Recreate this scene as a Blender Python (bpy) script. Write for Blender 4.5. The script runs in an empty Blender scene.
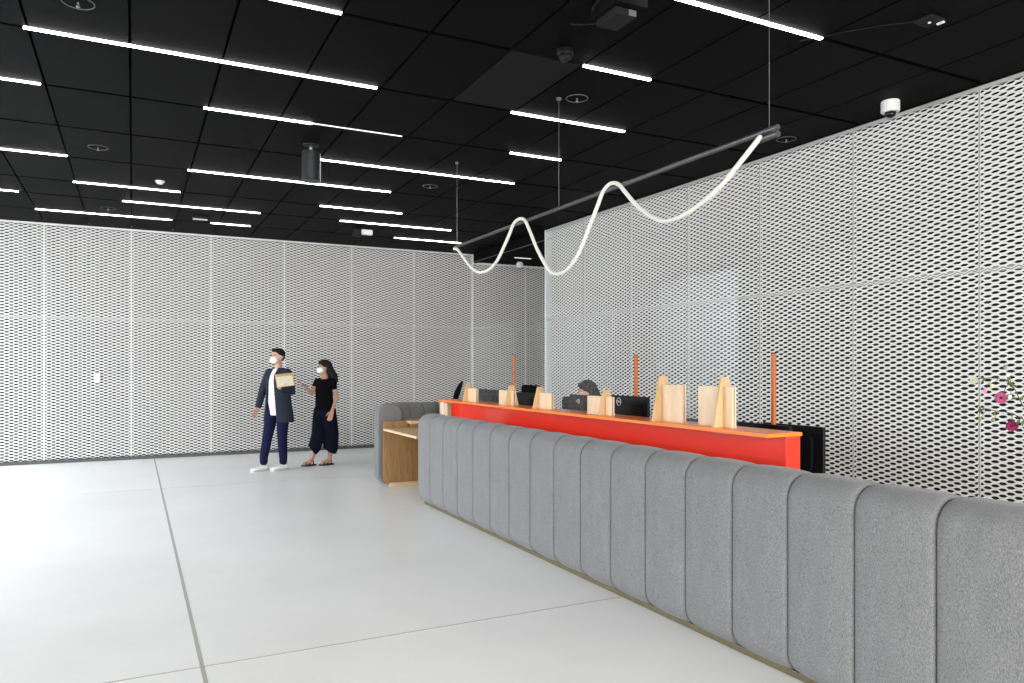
import bpy, bmesh, math, random
from math import sin, cos, pi, radians, sqrt, atan2
from mathutils import Vector, Matrix
random.seed(7)
SC = bpy.context.scene
COL = SC.collection

# ------------------------------------------------------------------ materials
def new_mat(name):
    m = bpy.data.materials.new(name); m.use_nodes = True
    return m, m.node_tree.nodes, m.node_tree.links, m.node_tree.nodes['Principled BSDF']
def plain(name, col, rough=0.5, metal=0.0, bump=0.0, bscale=200, spec=0.5, coat=0.0, trans=0.0, ior=1.45, alpha=1.0, var=0.06):
    m, N, L, b = new_mat(name)
    b.inputs['Roughness'].default_value = rough
    b.inputs['Metallic'].default_value = metal
    b.inputs['Specular IOR Level'].default_value = spec
    b.inputs['Coat Weight'].default_value = coat
    b.inputs['Transmission Weight'].default_value = trans
    b.inputs['IOR'].default_value = ior
    b.inputs['Alpha'].default_value = alpha
    tc = N.new('ShaderNodeTexCoord'); nz = N.new('ShaderNodeTexNoise')
    nz.inputs['Scale'].default_value = bscale; nz.inputs['Detail'].default_value = 3
    L.new(tc.outputs['Object'], nz.inputs['Vector'])
    mx = N.new('ShaderNodeMix'); mx.data_type = 'RGBA'
    mx.inputs['A'].default_value = (*[c*(1-var) for c in col], 1)
    mx.inputs['B'].default_value = (*[min(1, c*(1+var)) for c in col], 1)
    L.new(nz.outputs['Fac'], mx.inputs['Factor']); L.new(mx.outputs['Result'], b.inputs['Base Color'])
    if bump:
        bp = N.new('ShaderNodeBump'); bp.inputs['Strength'].default_value = bump; bp.inputs['Distance'].default_value = 0.002
        L.new(nz.outputs['Fac'], bp.inputs['Height']); L.new(bp.outputs['Normal'], b.inputs['Normal'])
    return m
def emit(name, col, st):
    m, N, L, b = new_mat(name)
    b.inputs['Base Color'].default_value = (*col, 1)
    b.inputs['Emission Color'].default_value = (*col, 1); b.inputs['Emission Strength'].default_value = st
    return m
def fabric_mat(name, c0, c1, scale=380):
    m, N, L, b = new_mat(name)
    b.inputs['Roughness'].default_value = 0.95; b.inputs['Specular IOR Level'].default_value = 0.15
    b.inputs['Sheen Weight'].default_value = 0.12; b.inputs['Sheen Roughness'].default_value = 0.5
    tc = N.new('ShaderNodeTexCoord')
    mp = N.new('ShaderNodeMapping'); mp.inputs['Scale'].default_value = (1, 1, 0.3)
    L.new(tc.outputs['Object'], mp.inputs['Vector'])
    n1 = N.new('ShaderNodeTexNoise'); n1.inputs['Scale'].default_value = scale; n1.inputs['Detail'].default_value = 2
    n2 = N.new('ShaderNodeTexNoise'); n2.inputs['Scale'].default_value = 14; n2.inputs['Detail'].default_value = 5
    L.new(mp.outputs[0], n1.inputs['Vector']); L.new(mp.outputs[0], n2.inputs['Vector'])
    r1 = N.new('ShaderNodeValToRGB'); r1.color_ramp.elements[0].position = .36; r1.color_ramp.elements[1].position = .66
    r1.color_ramp.elements[0].color = (*c0, 1); r1.color_ramp.elements[1].color = (*c1, 1)
    L.new(n1.outputs['Fac'], r1.inputs['Fac'])
    mr = N.new('ShaderNodeMapRange'); mr.inputs['From Min'].default_value = .3; mr.inputs['From Max'].default_value = .7
    mr.inputs['To Min'].default_value = .94; mr.inputs['To Max'].default_value = 1.06
    L.new(n2.outputs['Fac'], mr.inputs['Value'])
    vm = N.new('ShaderNodeVectorMath'); vm.operation = 'SCALE'
    L.new(r1.outputs['Color'], vm.inputs[0]); L.new(mr.outputs[0], vm.inputs['Scale'])
    L.new(vm.outputs[0], b.inputs['Base Color'])
    bp = N.new('ShaderNodeBump'); bp.inputs['Strength'].default_value = .35; bp.inputs['Distance'].default_value = .002
    L.new(n1.outputs['Fac'], bp.inputs['Height']); L.new(bp.outputs['Normal'], b.inputs['Normal'])
    return m
def wood_mat(name, c0, c1, stretch=(3, 3, 0.35), scale=9):
    m, N, L, b = new_mat(name)
    b.inputs['Roughness'].default_value = 0.5
    tc = N.new('ShaderNodeTexCoord'); mp = N.new('ShaderNodeMapping'); mp.inputs['Scale'].default_value = stretch
    L.new(tc.outputs['Object'], mp.inputs['Vector'])
    n1 = N.new('ShaderNodeTexNoise'); n1.inputs['Scale'].default_value = scale; n1.inputs['Detail'].default_value = 6
    n1.inputs['Distortion'].default_value = 1.2
    L.new(mp.outputs[0], n1.inputs['Vector'])
    r = N.new('ShaderNodeValToRGB'); r.color_ramp.elements[0].position = .3; r.color_ramp.elements[1].position = .7
    r.color_ramp.elements[0].color = (*c0, 1); r.color_ramp.elements[1].color = (*c1, 1)
    L.new(n1.outputs['Fac'], r.inputs['Fac']); L.new(r.outputs['Color'], b.inputs['Base Color'])
    return m
def floor_mat():
    m, N, L, b = new_mat('polished_concrete')
    tc = N.new('ShaderNodeTexCoord')
    n1 = N.new('ShaderNodeTexNoise'); n1.inputs['Scale'].default_value = 0.9; n1.inputs['Detail'].default_value = 7; n1.inputs['Roughness'].default_value = .6
    n2 = N.new('ShaderNodeTexNoise'); n2.inputs['Scale'].default_value = 60; n2.inputs['Detail'].default_value = 4
    L.new(tc.outputs['Object'], n1.inputs['Vector']); L.new(tc.outputs['Object'], n2.inputs['Vector'])
    r = N.new('ShaderNodeValToRGB'); r.color_ramp.elements[0].position = .3; r.color_ramp.elements[1].position = .72
    r.color_ramp.elements[0].color = (.71, .705, .69, 1); r.color_ramp.elements[1].color = (.79, .785, .77, 1)
    L.new(n1.outputs['Fac'], r.inputs['Fac'])
    mr = N.new('ShaderNodeMapRange'); mr.inputs['To Min'].default_value = .96; mr.inputs['To Max'].default_value = 1.04
    L.new(n2.outputs['Fac'], mr.inputs['Value'])
    vm = N.new('ShaderNodeVectorMath'); vm.operation = 'SCALE'
    L.new(r.outputs['Color'], vm.inputs[0]); L.new(mr.outputs[0], vm.inputs['Scale'])
    L.new(vm.outputs[0], b.inputs['Base Color'])
    rr = N.new('ShaderNodeMapRange'); rr.inputs['To Min'].default_value = .28; rr.inputs['To Max'].default_value = .42
    L.new(n1.outputs['Fac'], rr.inputs['Value']); L.new(rr.outputs[0], b.inputs['Roughness'])
    return m
def ceiling_mat():
    m, N, L, b = new_mat('perforated_black_metal')
    b.inputs['Roughness'].default_value = .6; b.inputs['Specular IOR Level'].default_value = .05
    tc = N.new('ShaderNodeTexCoord')
    v = N.new('ShaderNodeTexVoronoi'); v.inputs['Scale'].default_value = 45; v.inputs['Randomness'].default_value = 0.0
    v.voronoi_dimensions = '2D'
    L.new(tc.outputs['Object'], v.inputs['Vector'])
    r = N.new('ShaderNodeValToRGB'); r.color_ramp.elements[0].position = .3; r.color_ramp.elements[1].position = .45
    r.color_ramp.elements[0].color = (.0012, .0012, .0012, 1); r.color_ramp.elements[1].color = (.0026, .0026, .0031, 1)
    L.new(v.outputs['Distance'], r.inputs['Fac']); L.new(r.outputs['Color'], b.inputs['Base Color'])
    return m
M = {
 'floor': floor_mat(), 'ceil': ceiling_mat(),
 'joint': plain('joint_grey', (.38, .375, .34), .7),
 'white_metal': plain('white_painted_expanded_metal', (.72, .715, .69), .45, var=.02, bscale=5),
 'void': plain('dark_backing', (.016, .016, .016), .9),
 'soffit': plain('black_paint', (.004, .004, .004), .8, spec=.08),
 'graypanel': plain('dark_grey_panel', (.013, .013, .0135), .8, spec=.08),
 'seam': plain('seam_grey', (.30, .30, .29), .6),
 'seam2': plain('seam_light_grey', (.42, .42, .40), .6),
 'skirt': plain('dark_grey_skirting', (.07, .075, .08), .6),
 'frame': plain('white_frame', (.75, .76, .77), .4, var=.02),
 'lamp': emit('led_diffuser', (1, .985, .96), 13.0),
 'lampdim': emit('led_diffuser_dim', (1, .985, .96), 0.5),
 'black_metal': plain('black_metal', (.02, .022, .025), .35, .3),
 'black_plastic': plain('black_plastic', (.006, .006, .0075), .45, spec=.2),
 'black_gloss': plain('black_gloss', (.006, .006, .008), .15),
 'screen': plain('screen_glass', (.004, .004, .005), .12),
 'grey_plastic': plain('grey_plastic', (.10, .10, .105), .5),
 'darkgrey': plain('dark_grey_plastic', (.014, .014, .0145), .6, spec=.12),
 'silver': plain('silver_metal', (.35, .35, .36), .35, .8),
 'bar': plain('dark_steel_bar', (.085, .08, .085), .4, .5),
 'white_plastic': plain('white_plastic', (.75, .75, .74), .4),
 'rope': emit('led_rope_diffuser', (.62, .60, .54), .12),
 'fab': fabric_mat('grey_melange_wool', (.125, .125, .126), (.235, .234, .234)),
 'fab2': fabric_mat('grey_wool_plain', (.12, .119, .119), (.19, .188, .187)),
 'oak': wood_mat('oak_veneer_shaded', (.20, .105, .038), (.32, .185, .075)),  # veneer darkened: shade under the counter is put into its colour
 'oak_top': wood_mat('oak_top', (.50, .35, .19), (.66, .49, .30), (.4, 3, 3)),
 'olive': wood_mat('olive_plinth', (.085, .066, .030), (.12, .095, .045)),
 'ply': wood_mat('birch_plywood', (.60, .43, .26), (.72, .55, .37), (2, 2, .4), 6),
 'plyedge': wood_mat('plywood_fin', (.47, .29, .13), (.60, .40, .21), (2, 2, .4), 6),
 'red': plain('red_orange_lacquer', (.68, .022, .006), .28, coat=.3, var=.02),
 'orange': plain('orange_lacquer', (.95, .19, .012), .3, coat=.2, var=.02),
 'post': plain('orange_post', (.42, .10, .008), .45, var=.02),
 'acrylic': None, 'mask': plain('white_mask', (.85, .85, .84), .8),
 'skin': plain('skin', (.50, .29, .20), .55, var=.05, bscale=20),
 'skin2': plain('skin_warm', (.42, .23, .155), .55, var=.05, bscale=20),
 'hair': plain('black_hair', (.010, .008, .007), .7, spec=.2, bump=.6, bscale=120),
 'hair2': plain('dark_brown_hair', (.009, .006, .005), .7, spec=.2, bump=.6, bscale=120),
 'coat': plain('dark_navy_coat', (.020, .024, .037), .9, spec=.1, bump=.2),
 'shirt': plain('white_shirt', (.58, .58, .61), .8, bump=.1),
 'jeans': plain('navy_trousers', (.008, .009, .034), .9, spec=.1, bump=.2),
 'blackcloth': plain('black_cloth', (.004, .004, .005), .9, spec=.06, bump=.2),
 'navycloth': plain('black_navy_cloth', (.005, .006, .014), .9, spec=.08, bump=.2),
 'shoe': plain('white_shoe_leather', (.72, .72, .70), .5),
 'sole': plain('shoe_sole', (.45, .45, .43), .7),
 'sandal': plain('dark_sandal_leather', (.02, .015, .012), .5),
 'buckle': plain('gold_buckle', (.55, .40, .18), .4, .5),
 'parcel': plain('brown_paper', (.46, .30, .12), .8),
 'paper': plain('cream_paper', (.66, .60, .45), .8),
 'blue': plain('blue_cover', (.12, .18, .33), .6),
 'eye': plain('eye_white', (.75, .73, .70), .3), 'iris': plain('eye_dark', (.02, .012, .01), .3),
 'lip': plain('lips', (.42, .14, .11), .5),
 'petal_pink': plain('pink_petal', (.72, .17, .36), .6, var=.3, bscale=60),
 'petal_mag': plain('magenta_petal', (.38, .03, .13), .6, var=.3, bscale=60),
 'petal_white': plain('cream_petal', (.80, .76, .66), .6),
 'stem': plain('green_brown_stem', (.10, .11, .05), .7),
 'leaf': plain('leaf_green', (.16, .20, .06), .6),
 'flcenter': plain('flower_centre', (.05, .01, .02), .8),
 'logo': plain('logo_white', (.55, .55, .56), .4),
 'logo_y': plain('logo_yellow', (.70, .52, .25), .4),
}
def acrylic():
    m = bpy.data.materials.new('clear_acrylic'); m.use_nodes = True
    N, L = m.node_tree.nodes, m.node_tree.links
    N.clear()
    o = N.new('ShaderNodeOutputMaterial')
    tr = N.new('ShaderNodeBsdfTransparent'); tr.inputs[0].default_value = (.97, .975, .975, 1)
    gl = N.new('ShaderNodeBsdfGlossy'); gl.inputs['Roughness'].default_value = .3
    df = N.new('ShaderNodeBsdfDiffuse'); df.inputs['Color'].default_value = (.9, .9, .89, 1)
    lw_ = N.new('ShaderNodeLayerWeight'); lw_.inputs[0].default_value = .5
    pw_ = N.new('ShaderNodeMath'); pw_.operation = 'POWER'; pw_.inputs[1].default_value = 5
    L.new(lw_.outputs['Facing'], pw_.inputs[0])
    fr = N.new('ShaderNodeMapRange'); fr.inputs['To Min'].default_value = .016; fr.inputs['To Max'].default_value = .22
    L.new(pw_.outputs[0], fr.inputs['Value'])
    nz = N.new('ShaderNodeTexNoise'); nz.inputs['Scale'].default_value = 4
    mr = N.new('ShaderNodeMapRange'); mr.inputs['To Min'].default_value = .007; mr.inputs['To Max'].default_value = .011
    L.new(nz.outputs['Fac'], mr.inputs['Value'])
    m1 = N.new('ShaderNodeMixShader'); m2 = N.new('ShaderNodeMixShader')
    L.new(mr.outputs[0], m1.inputs[0]); L.new(tr.outputs[0], m1.inputs[1]); L.new(df.outputs[0], m1.inputs[2])
    L.new(fr.outputs[0], m2.inputs[0]); L.new(m1.outputs[0], m2.inputs[1]); L.new(gl.outputs[0], m2.inputs[2])
    L.new(m2.outputs[0], o.inputs[0])
    return m
M['acrylic'] = acrylic()
def glassm():
    m = plain('vase_glass', (.9, .95, .93), .03, trans=1.0, ior=1.45); return m
M['glass'] = glassm()

# ------------------------------------------------------------------ mesh helpers
def finish(name, bm, mats, parent=None, smooth=False, loc=None, rotz=None):
    me = bpy.data.meshes.new(name)
    bmesh.ops.recalc_face_normals(bm, faces=bm.faces)
    bm.to_mesh(me); bm.free()
    if smooth:
        for p in me.polygons: p.use_smooth = True
    if not isinstance(mats, (list, tuple)): mats = [mats]
    for m in mats: me.materials.append(m)
    o = bpy.data.objects.new(name, me); COL.objects.link(o)
    if parent is not None: o.parent = parent
    if loc is not None: o.location = loc
    if rotz is not None: o.rotation_euler = (0, 0, rotz)
    return o
def thing(name, label, cat, loc=(0, 0, 0), rotz=0, group=None):
    o = bpy.data.objects.new(name, None); COL.objects.link(o)
    o.empty_display_size = .1
    o.location = loc; o.rotation_euler = (0, 0, rotz); o['label'] = label; o['category'] = cat
    if group: o['group'] = group
    return o
def tag(o, label, cat, group=None):
    o['label'] = label; o['category'] = cat
    if group: o['group'] = group
    return o
def struct(o):
    o['kind'] = 'structure'; return o
def dup(o, loc=None, rotz=None, label=None, parent=None):
    c = o.copy(); COL.objects.link(c)
    if parent is not None: c.parent = parent
    for ch in list(o.children): dup(ch, parent=c)
    if loc is not None: c.location = loc
    if rotz is not None: c.rotation_euler = (0, 0, rotz)
    if label: c['label'] = label
    return c
def NB(): return bmesh.new()
def box(bm, x0, x1, y0, y1, z0, z1, bev=0.0, mi=0, mat4=None):
    r = bmesh.ops.create_cube(bm, size=1)
    vs = r['verts']
    for v in vs:
        v.co.x = x0 if v.co.x < 0 else x1
        v.co.y = y0 if v.co.y < 0 else y1
        v.co.z = z0 if v.co.z < 0 else z1
    fs = set(f for v in vs for f in v.link_faces)
    for f in fs: f.material_index = mi
    if bev > 0:
        es = list(set(e for v in vs for e in v.link_edges))
        rr = bmesh.ops.bevel(bm, geom=es, offset=bev, segments=2, affect='EDGES', profile=.5)
        vs = list(set(v for f in rr['faces'] for v in f.verts) | set(v for v in vs if v.is_valid))
        for f in rr['faces']: f.material_index = mi
    if mat4 is not None:
        bmesh.ops.transform(bm, matrix=mat4, verts=[v for v in vs if v.is_valid])
def frames(pts):
    P = [Vector(p) for p in pts]; T = []
    for i in range(len(P)):
        a = P[max(0, i-1)]; b = P[min(len(P)-1, i+1)]
        t = (b-a); T.append(t.normalized() if t.length > 1e-9 else Vector((0, 0, 1)))
    up = Vector((0, 0, 1)) if abs(T[0].z) < .9 else Vector((0, 1, 0))
    n = (up - T[0]*up.dot(T[0])).normalized(); out = []
    for t in T:
        n = (n - t*n.dot(t))
        n = n.normalized() if n.length > 1e-6 else t.orthogonal().normalized()
        out.append((n.copy(), t.cross(n).normalized()))
    return P, T, out
def tube(bm, pts, rad, seg=12, cap=True, mi=0, round_ends=False):
    P, T, F = frames(pts)
    if not isinstance(rad, (list, tuple)): rad = [rad]*len(P)
    rows = []
    L = list(zip(P, rad, F))
    if round_ends:
        P0, r0, F0 = L[0]; P1, r1, F1 = L[-1]
        pre = [(P0 - T[0]*r0*k, r0*sqrt(max(0, 1-k*k)), F0) for k in (.95, .75, .4)]
        post = [(P1 + T[-1]*r1*k, r1*sqrt(max(0, 1-k*k)), F1) for k in (.4, .75, .95)]
        L = pre + L + post
    for p, r, (a, b) in L:
        rx, ry = r if isinstance(r, tuple) else (r, r)
        rows.append([bm.verts.new(p + a*ry*sin(2*pi*k/seg) + b*rx*cos(2*pi*k/seg)) for k in range(seg)])
    for r0, r1 in zip(rows, rows[1:]):
        for k in range(seg):
            f = bm.faces.new((r0[k], r0[(k+1) % seg], r1[(k+1) % seg], r1[k])); f.material_index = mi
    if cap:
        f = bm.faces.new(rows[0][::-1]); f.material_index = mi
        f = bm.faces.new(rows[-1]); f.material_index = mi
def ball(bm, c, r, seg=14, mi=0, rot=None):
    if not isinstance(r, (tuple, list)): r = (r, r, r)
    m = Matrix.Translation(Vector(c)) @ (rot.to_4x4() if rot else Matrix.Identity(4)) @ Matrix.Diagonal((*r, 1))
    res = bmesh.ops.create_uvsphere(bm, u_segments=seg, v_segments=max(6, seg*2//3), radius=1, matrix=m)
    for f in set(f for v in res['verts'] for f in v.link_faces): f.material_index = mi
def lathe(bm, prof, c=(0, 0, 0), seg=32, mi=0):
    rows = []
    for r, z in prof:
        rows.append([bm.verts.new((c[0]+max(r, 1e-4)*cos(2*pi*k/seg), c[1]+max(r, 1e-4)*sin(2*pi*k/seg), c[2]+z)) for k in range(seg)])
    for a, b in zip(rows, rows[1:]):
        for k in range(seg):
            f = bm.faces.new((a[k], a[(k+1) % seg], b[(k+1) % seg], b[k])); f.material_index = mi
    bm.faces.new(rows[0][::-1]).material_index = mi; bm.faces.new(rows[-1]).material_index = mi
def prism(bm, poly, ax, a0, a1, mi=0):
    """extrude polygon (2d list) along axis ax between a0 and a1; the polygon's coords are the two others in order"""
    def mk(p, a):
        if ax == 'x': return (a, p[0], p[1])
        if ax == 'y': return (p[0], a, p[1])
        return (p[0], p[1], a)
    A = [bm.verts.new(mk(p, a0)) for p in poly]; B = [bm.verts.new(mk(p, a1)) for p in poly]
    n = len(poly)
    bm.faces.new(A).material_index = mi; bm.faces.new(B[::-1]).material_index = mi
    for k in range(n):
        bm.faces.new((A[k], B[k], B[(k+1) % n], A[(k+1) % n])).material_index = mi
def rrect(x0, x1, z0, z1, r, n=6):
    out = []
    for cx, cz, a0 in ((x1-r, z1-r, 0), (x0+r, z1-r, 90), (x0+r, z0+r, 180), (x1-r, z0+r, 270)):
        for k in range(n+1):
            a = radians(a0 + 90*k/n); out.append((cx + r*cos(a), cz + r*sin(a)))
    return out

# ------------------------------------------------------------------ the shell
CEIL = 3.74; YB = 13.63; XR = 6.02; YE = 10.70
bm = NB(); box(bm, -5.2, 9.2, -4.2, YB+.4, -.2, 0)
floor = struct(finish('floor', bm, M['floor']))
def joint(x0, x1, y0, y1):
    b = NB(); box(b, x0, x1, y0, y1, -.004, .0012)
    finish('floor_joint', b, M['joint'], floor)
joint(.298, .318, -4.2, YB); joint(-5.2, 9, 4.04, 4.052); joint(-5.2, 9, 10.2, 10.204)

# ceiling: black perforated tiles hung under a void
ys = [YB-.02, 12.52, 11.39, 10.47, 9.26, 8.11, 6.98, 5.86, 4.73, 3.61, 2.49, 1.37, .25, -.87, -1.99, -3.11, -4.2]
bm = NB()
x = -5.42
xs = [-5.40 + .6*k for k in range(20)]
for i in range(len(ys)-1):
    for k in range(len(xs)-1):
        a, b_ = xs[k]-.02, xs[k+1]-.02
        if b_ > XR+.3 and ys[i] > YE+3: continue
        if a > 6.3: continue
        if abs(a-2.38) < .05 and abs(ys[i]-5.86) < .01: continue
        box(bm, a+.009, min(b_-.009, 6.3), ys[i+1]+.02, ys[i]-.02, CEIL, CEIL+.03)
ceiling = struct(finish('ceiling', bm, M['ceil']))
b = NB(); box(b, -5.4, 9.4, -4.4, YB+.4, CEIL+.10, CEIL+.2); finish('ceiling_void', b, M['soffit'], ceiling)
b = NB(); box(b, 2.40, 2.97, 4.75, 5.84, CEIL-.002, CEIL+.03, .004); p = finish('access_panel', b, M['graypanel'], ceiling); p['label'] = 'plain dark grey access panel'
# lowered ceiling behind the right wall
b = NB(); box(b, XR+.02, 9.2, YE-4, YB+.2, 3.58, 3.60); box(b, XR+.01, XR+.06, YE, YB, 3.56, CEIL+.05)
struct(finish('ceiling_soffit', b, M['soffit']))
b = NB(); box(b, XR+.0, XR+.02, YE, YB, 3.575, 3.585); finish('trim_soffit', b, M['grey_plastic']); struct(bpy.data.objects['trim_soffit'])

# expanded-metal panels ------------------------------------------------
CW, CH = .1147, .0474
def mesh_panel(w, h, name, par=0):
    """expanded sheet in local x (0..w), z (0..h), front towards -y"""
    nx = round(w/CW); nz = round(h/CH); cw = w/nx; ch = h/nz
    bm = NB()
    cache = {}
    def V(x, y, z):
        k = (round(x, 5), round(y, 5), round(z, 5))
        v = cache.get(k)
        if v is None: v = cache[k] = bm.verts.new((x, y, z))
        return v
    for j in range(0, 2*nz+1):
        for i in range(0, 2*nx+1):
            if (i + j) % 2 != par: continue
            cx = i*cw/2; cz = j*ch/2
            corners = [(cx-cw/2, cz), (cx, cz+ch/2), (cx+cw/2, cz), (cx, cz-ch/2)]
            if j == 0 or j == 2*nz: # scalloped edge like the photo: omit the half cells
                continue
            if i == 0 or i == 2*nx:
                sgn = 1 if i == 0 else -1
                A = V(cx, .0, cz-ch/2); Bv = V(cx + sgn*cw/2, 0, cz); Cv = V(cx, 0, cz+ch/2)
                hw, hh = cw*.31, ch*.29
                H = [bm.verts.new((cx+sgn*px, yy_, cz+pz)) for px, pz, yy_ in ((.004, hh*.8, .004), (hw*.45, hh*.8, .004), (hw, 0, -.001), (hw*.45, -hh*.8, -.005), (.004, -hh*.8, -.005))]
                D0, D1 = V(cx, 0, cz+hh*.8), V(cx, 0, cz-hh*.8)
                for f in ((Cv, H[1], H[0], D0), (Cv, Bv, H[2], H[1]), (Bv, A, H[3], H[2]), (A, D1, H[4], H[3])): bm.faces.new(f)
                bm.faces.new((D0, H[0], H[4], D1)); continue
            hw, hh = cw*.315, ch*.29
            sl = .0035
            cs = [V(cx-cw/2, 0, cz), V(cx, -sl, cz+ch/2) if False else V(cx, 0, cz+ch/2), V(cx+cw/2, 0, cz), V(cx, 0, cz-ch/2)]
            hp = [(-hw, 0), (-hw*.45, hh*.8), (hw*.45, hh*.8), (hw, 0), (hw*.45, -hh*.8), (-hw*.45, -hh*.8)]
            yy = [-.001, .004, .004, -.001, -.005, -.005]
            H = [bm.verts.new((cx+px, y0, cz+pz)) for (px, pz), y0 in zip(hp, yy)]
            K = [bm.verts.new((cx+px*.97, y0+.007, cz+pz)) for (px, pz), y0 in zip(hp, yy)]
            W, Nn, E, S = cs
            for f in ((W, Nn, H[1], H[0]), (Nn, H[2], H[1]), (Nn, E, H[3], H[2]), (E, S, H[4], H[3]), (S, H[5], H[4]), (S, W, H[0], H[5])):
                bm.faces.new(f)
            for k in range(6): bm.faces.new((H[k], H[(k+1) % 6], K[(k+1) % 6], K[k]))
    me = bpy.data.meshes.new(name); bm.to_mesh(me); bm.free(); me.materials.append(M['white_metal'])
    return me
ZS = 2.277; Z0 = .05
PW = 1.2045
me_lo = mesh_panel(PW-.012, ZS-Z0-.006, 'mesh_lower'); ZU = ZS-CH/2+.004; me_hi = mesh_panel(PW-.012, CEIL-.03-ZU, 'mesh_upper', 1)
def strip_frame(bm, w, z0, z1, t=.010):
    box(bm, 0, t, -.006, .012, z0, z1); box(bm, w-t, w, -.006, .012, z0, z1)
def place_panels(parent, origin, rotz, n, pitch, upper_top):
    for k in range(n):
        for me, z in ((me_lo, Z0), (me_hi, ZU)):
            o = bpy.data.objects.new('mesh_panel', me); COL.objects.link(o); o.parent = parent
            o.location = (origin[0]+cos(rotz)*(k*pitch+.006), origin[1]+sin(rotz)*(k*pitch+.006), z)
            o.rotation_euler = (0, 0, rotz); o.scale = ((pitch-.012)/(PW-.012), 1, 1)
# back wall
b = NB(); box(b, -5.2, 9.2, YB+.12, YB+.3, 0, CEIL+.05)
wb = struct(finish('wall_back', b, M['void']))
place_panels(wb, (-1.232-PW*3, YB, 0), 0, 9, PW, CEIL)
place_panels(wb, (-1.232+PW*6, YB, 0), 0, 2, PW, CEIL)
bm = NB()
for k in range(-3, 9):
    xx = -1.232 + PW*k
    box(bm, xx-.008, xx+.008, YB+.004, YB+.015, Z0, CEIL-.02 if xx < 6 else 3.55)
for z in (CEIL-.022,): box(bm, -5, XR+.0, YB-.01, YB+.02, z-.012, z+.014)
box(bm, XR-.006, XR+.006, YB-.008, YB+.02, Z0, CEIL-.005)
box(bm, XR, 9.1, YB-.01, YB+.02, 3.545, 3.575)
finish('panel_frame', bm, M['frame'], wb)
b = NB(); box(b, -5.2, 9.2, YB-.012, YB+.1, 0, .05, .003); struct(finish('baseboard_back', b, M['skirt']))
b = NB(); box(b, -5, 9.1, YB+.006, YB+.015, ZS-.03, ZS+.012); finish('seam_strip', b, M['seam'], wb)
# right wall
b = NB(); box(b, XR+.10, XR+.2, -4.2, YE-.02, 0, CEIL+.05)
wr = struct(finish('wall_right', b, M['void']))
RP = 1.174; NR = 12
place_panels(wr, (XR, YE, 0), -pi/2, NR, RP, CEIL)
bm = NB()
for k in range(1, NR): box(bm, XR+.003, XR+.014, YE-RP*k-.006, YE-RP*k+.006, Z0, CEIL-.02)
finish('seam_strip', bm, M['seam2'], wr)
bm = NB()
b = NB(); box(b, XR-.004, XR+.02, YE-RP*NR, YE, CEIL-.035, CEIL-.004); finish('top_strip', b, M['seam2'], wr)
box(bm, XR-.010, XR+.11, YE-.02, YE+.012, 0, CEIL-.004)
finish('panel_frame', bm, M['frame'], wr)
b = NB(); box(b, XR+.006, XR+.015, YE-RP*NR, YE, ZS-.03, ZS+.012); finish('seam_strip', b, M['seam'], wr)
b = NB(); box(b, XR-.01, XR+.09, -4.2, YE-.02, 0, .05, .003); struct(finish('baseboard_right', b, M['skirt']))

# glazed facade on the left and behind the camera (daylight)
def facade(n, p0, p1, num):
    d = Vector((p1[0]-p0[0], p1[1]-p0[1], 0)); L = d.length; a = atan2(d.y, d.x)
    bm = NB(); k = num
    for i in range(k+1):
        s = L*i/k; box(bm, s-.035, s+.035, -.07, .07, 0, CEIL)
    box(bm, 0, L, -.07, .07, 0, .08); box(bm, 0, L, -.07, .07, CEIL-.25, CEIL+.1)
    return struct(finish('window_%d' % n, bm, M['black_metal'], loc=(p0[0], p0[1], 0), rotz=a))
facade(1, (-5.2, 5.4), (-5.2, YB), 5)
b = NB(); box(b, -5.4, -5.2, -4.2, 5.35, 0, CEIL+.1); struct(finish('wall_left_light_block', b, M['frame']))  # unseen solid wall, added to keep left daylight off the near counter
facade(2, (-5.2, -4.2), (6.2, -4.2), 5)
b = NB(); box(b, 9.2, 9.4, -4.2, YB+.3, 0, CEIL+.1); struct(finish('wall_corridor', b, M['frame']))

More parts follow.
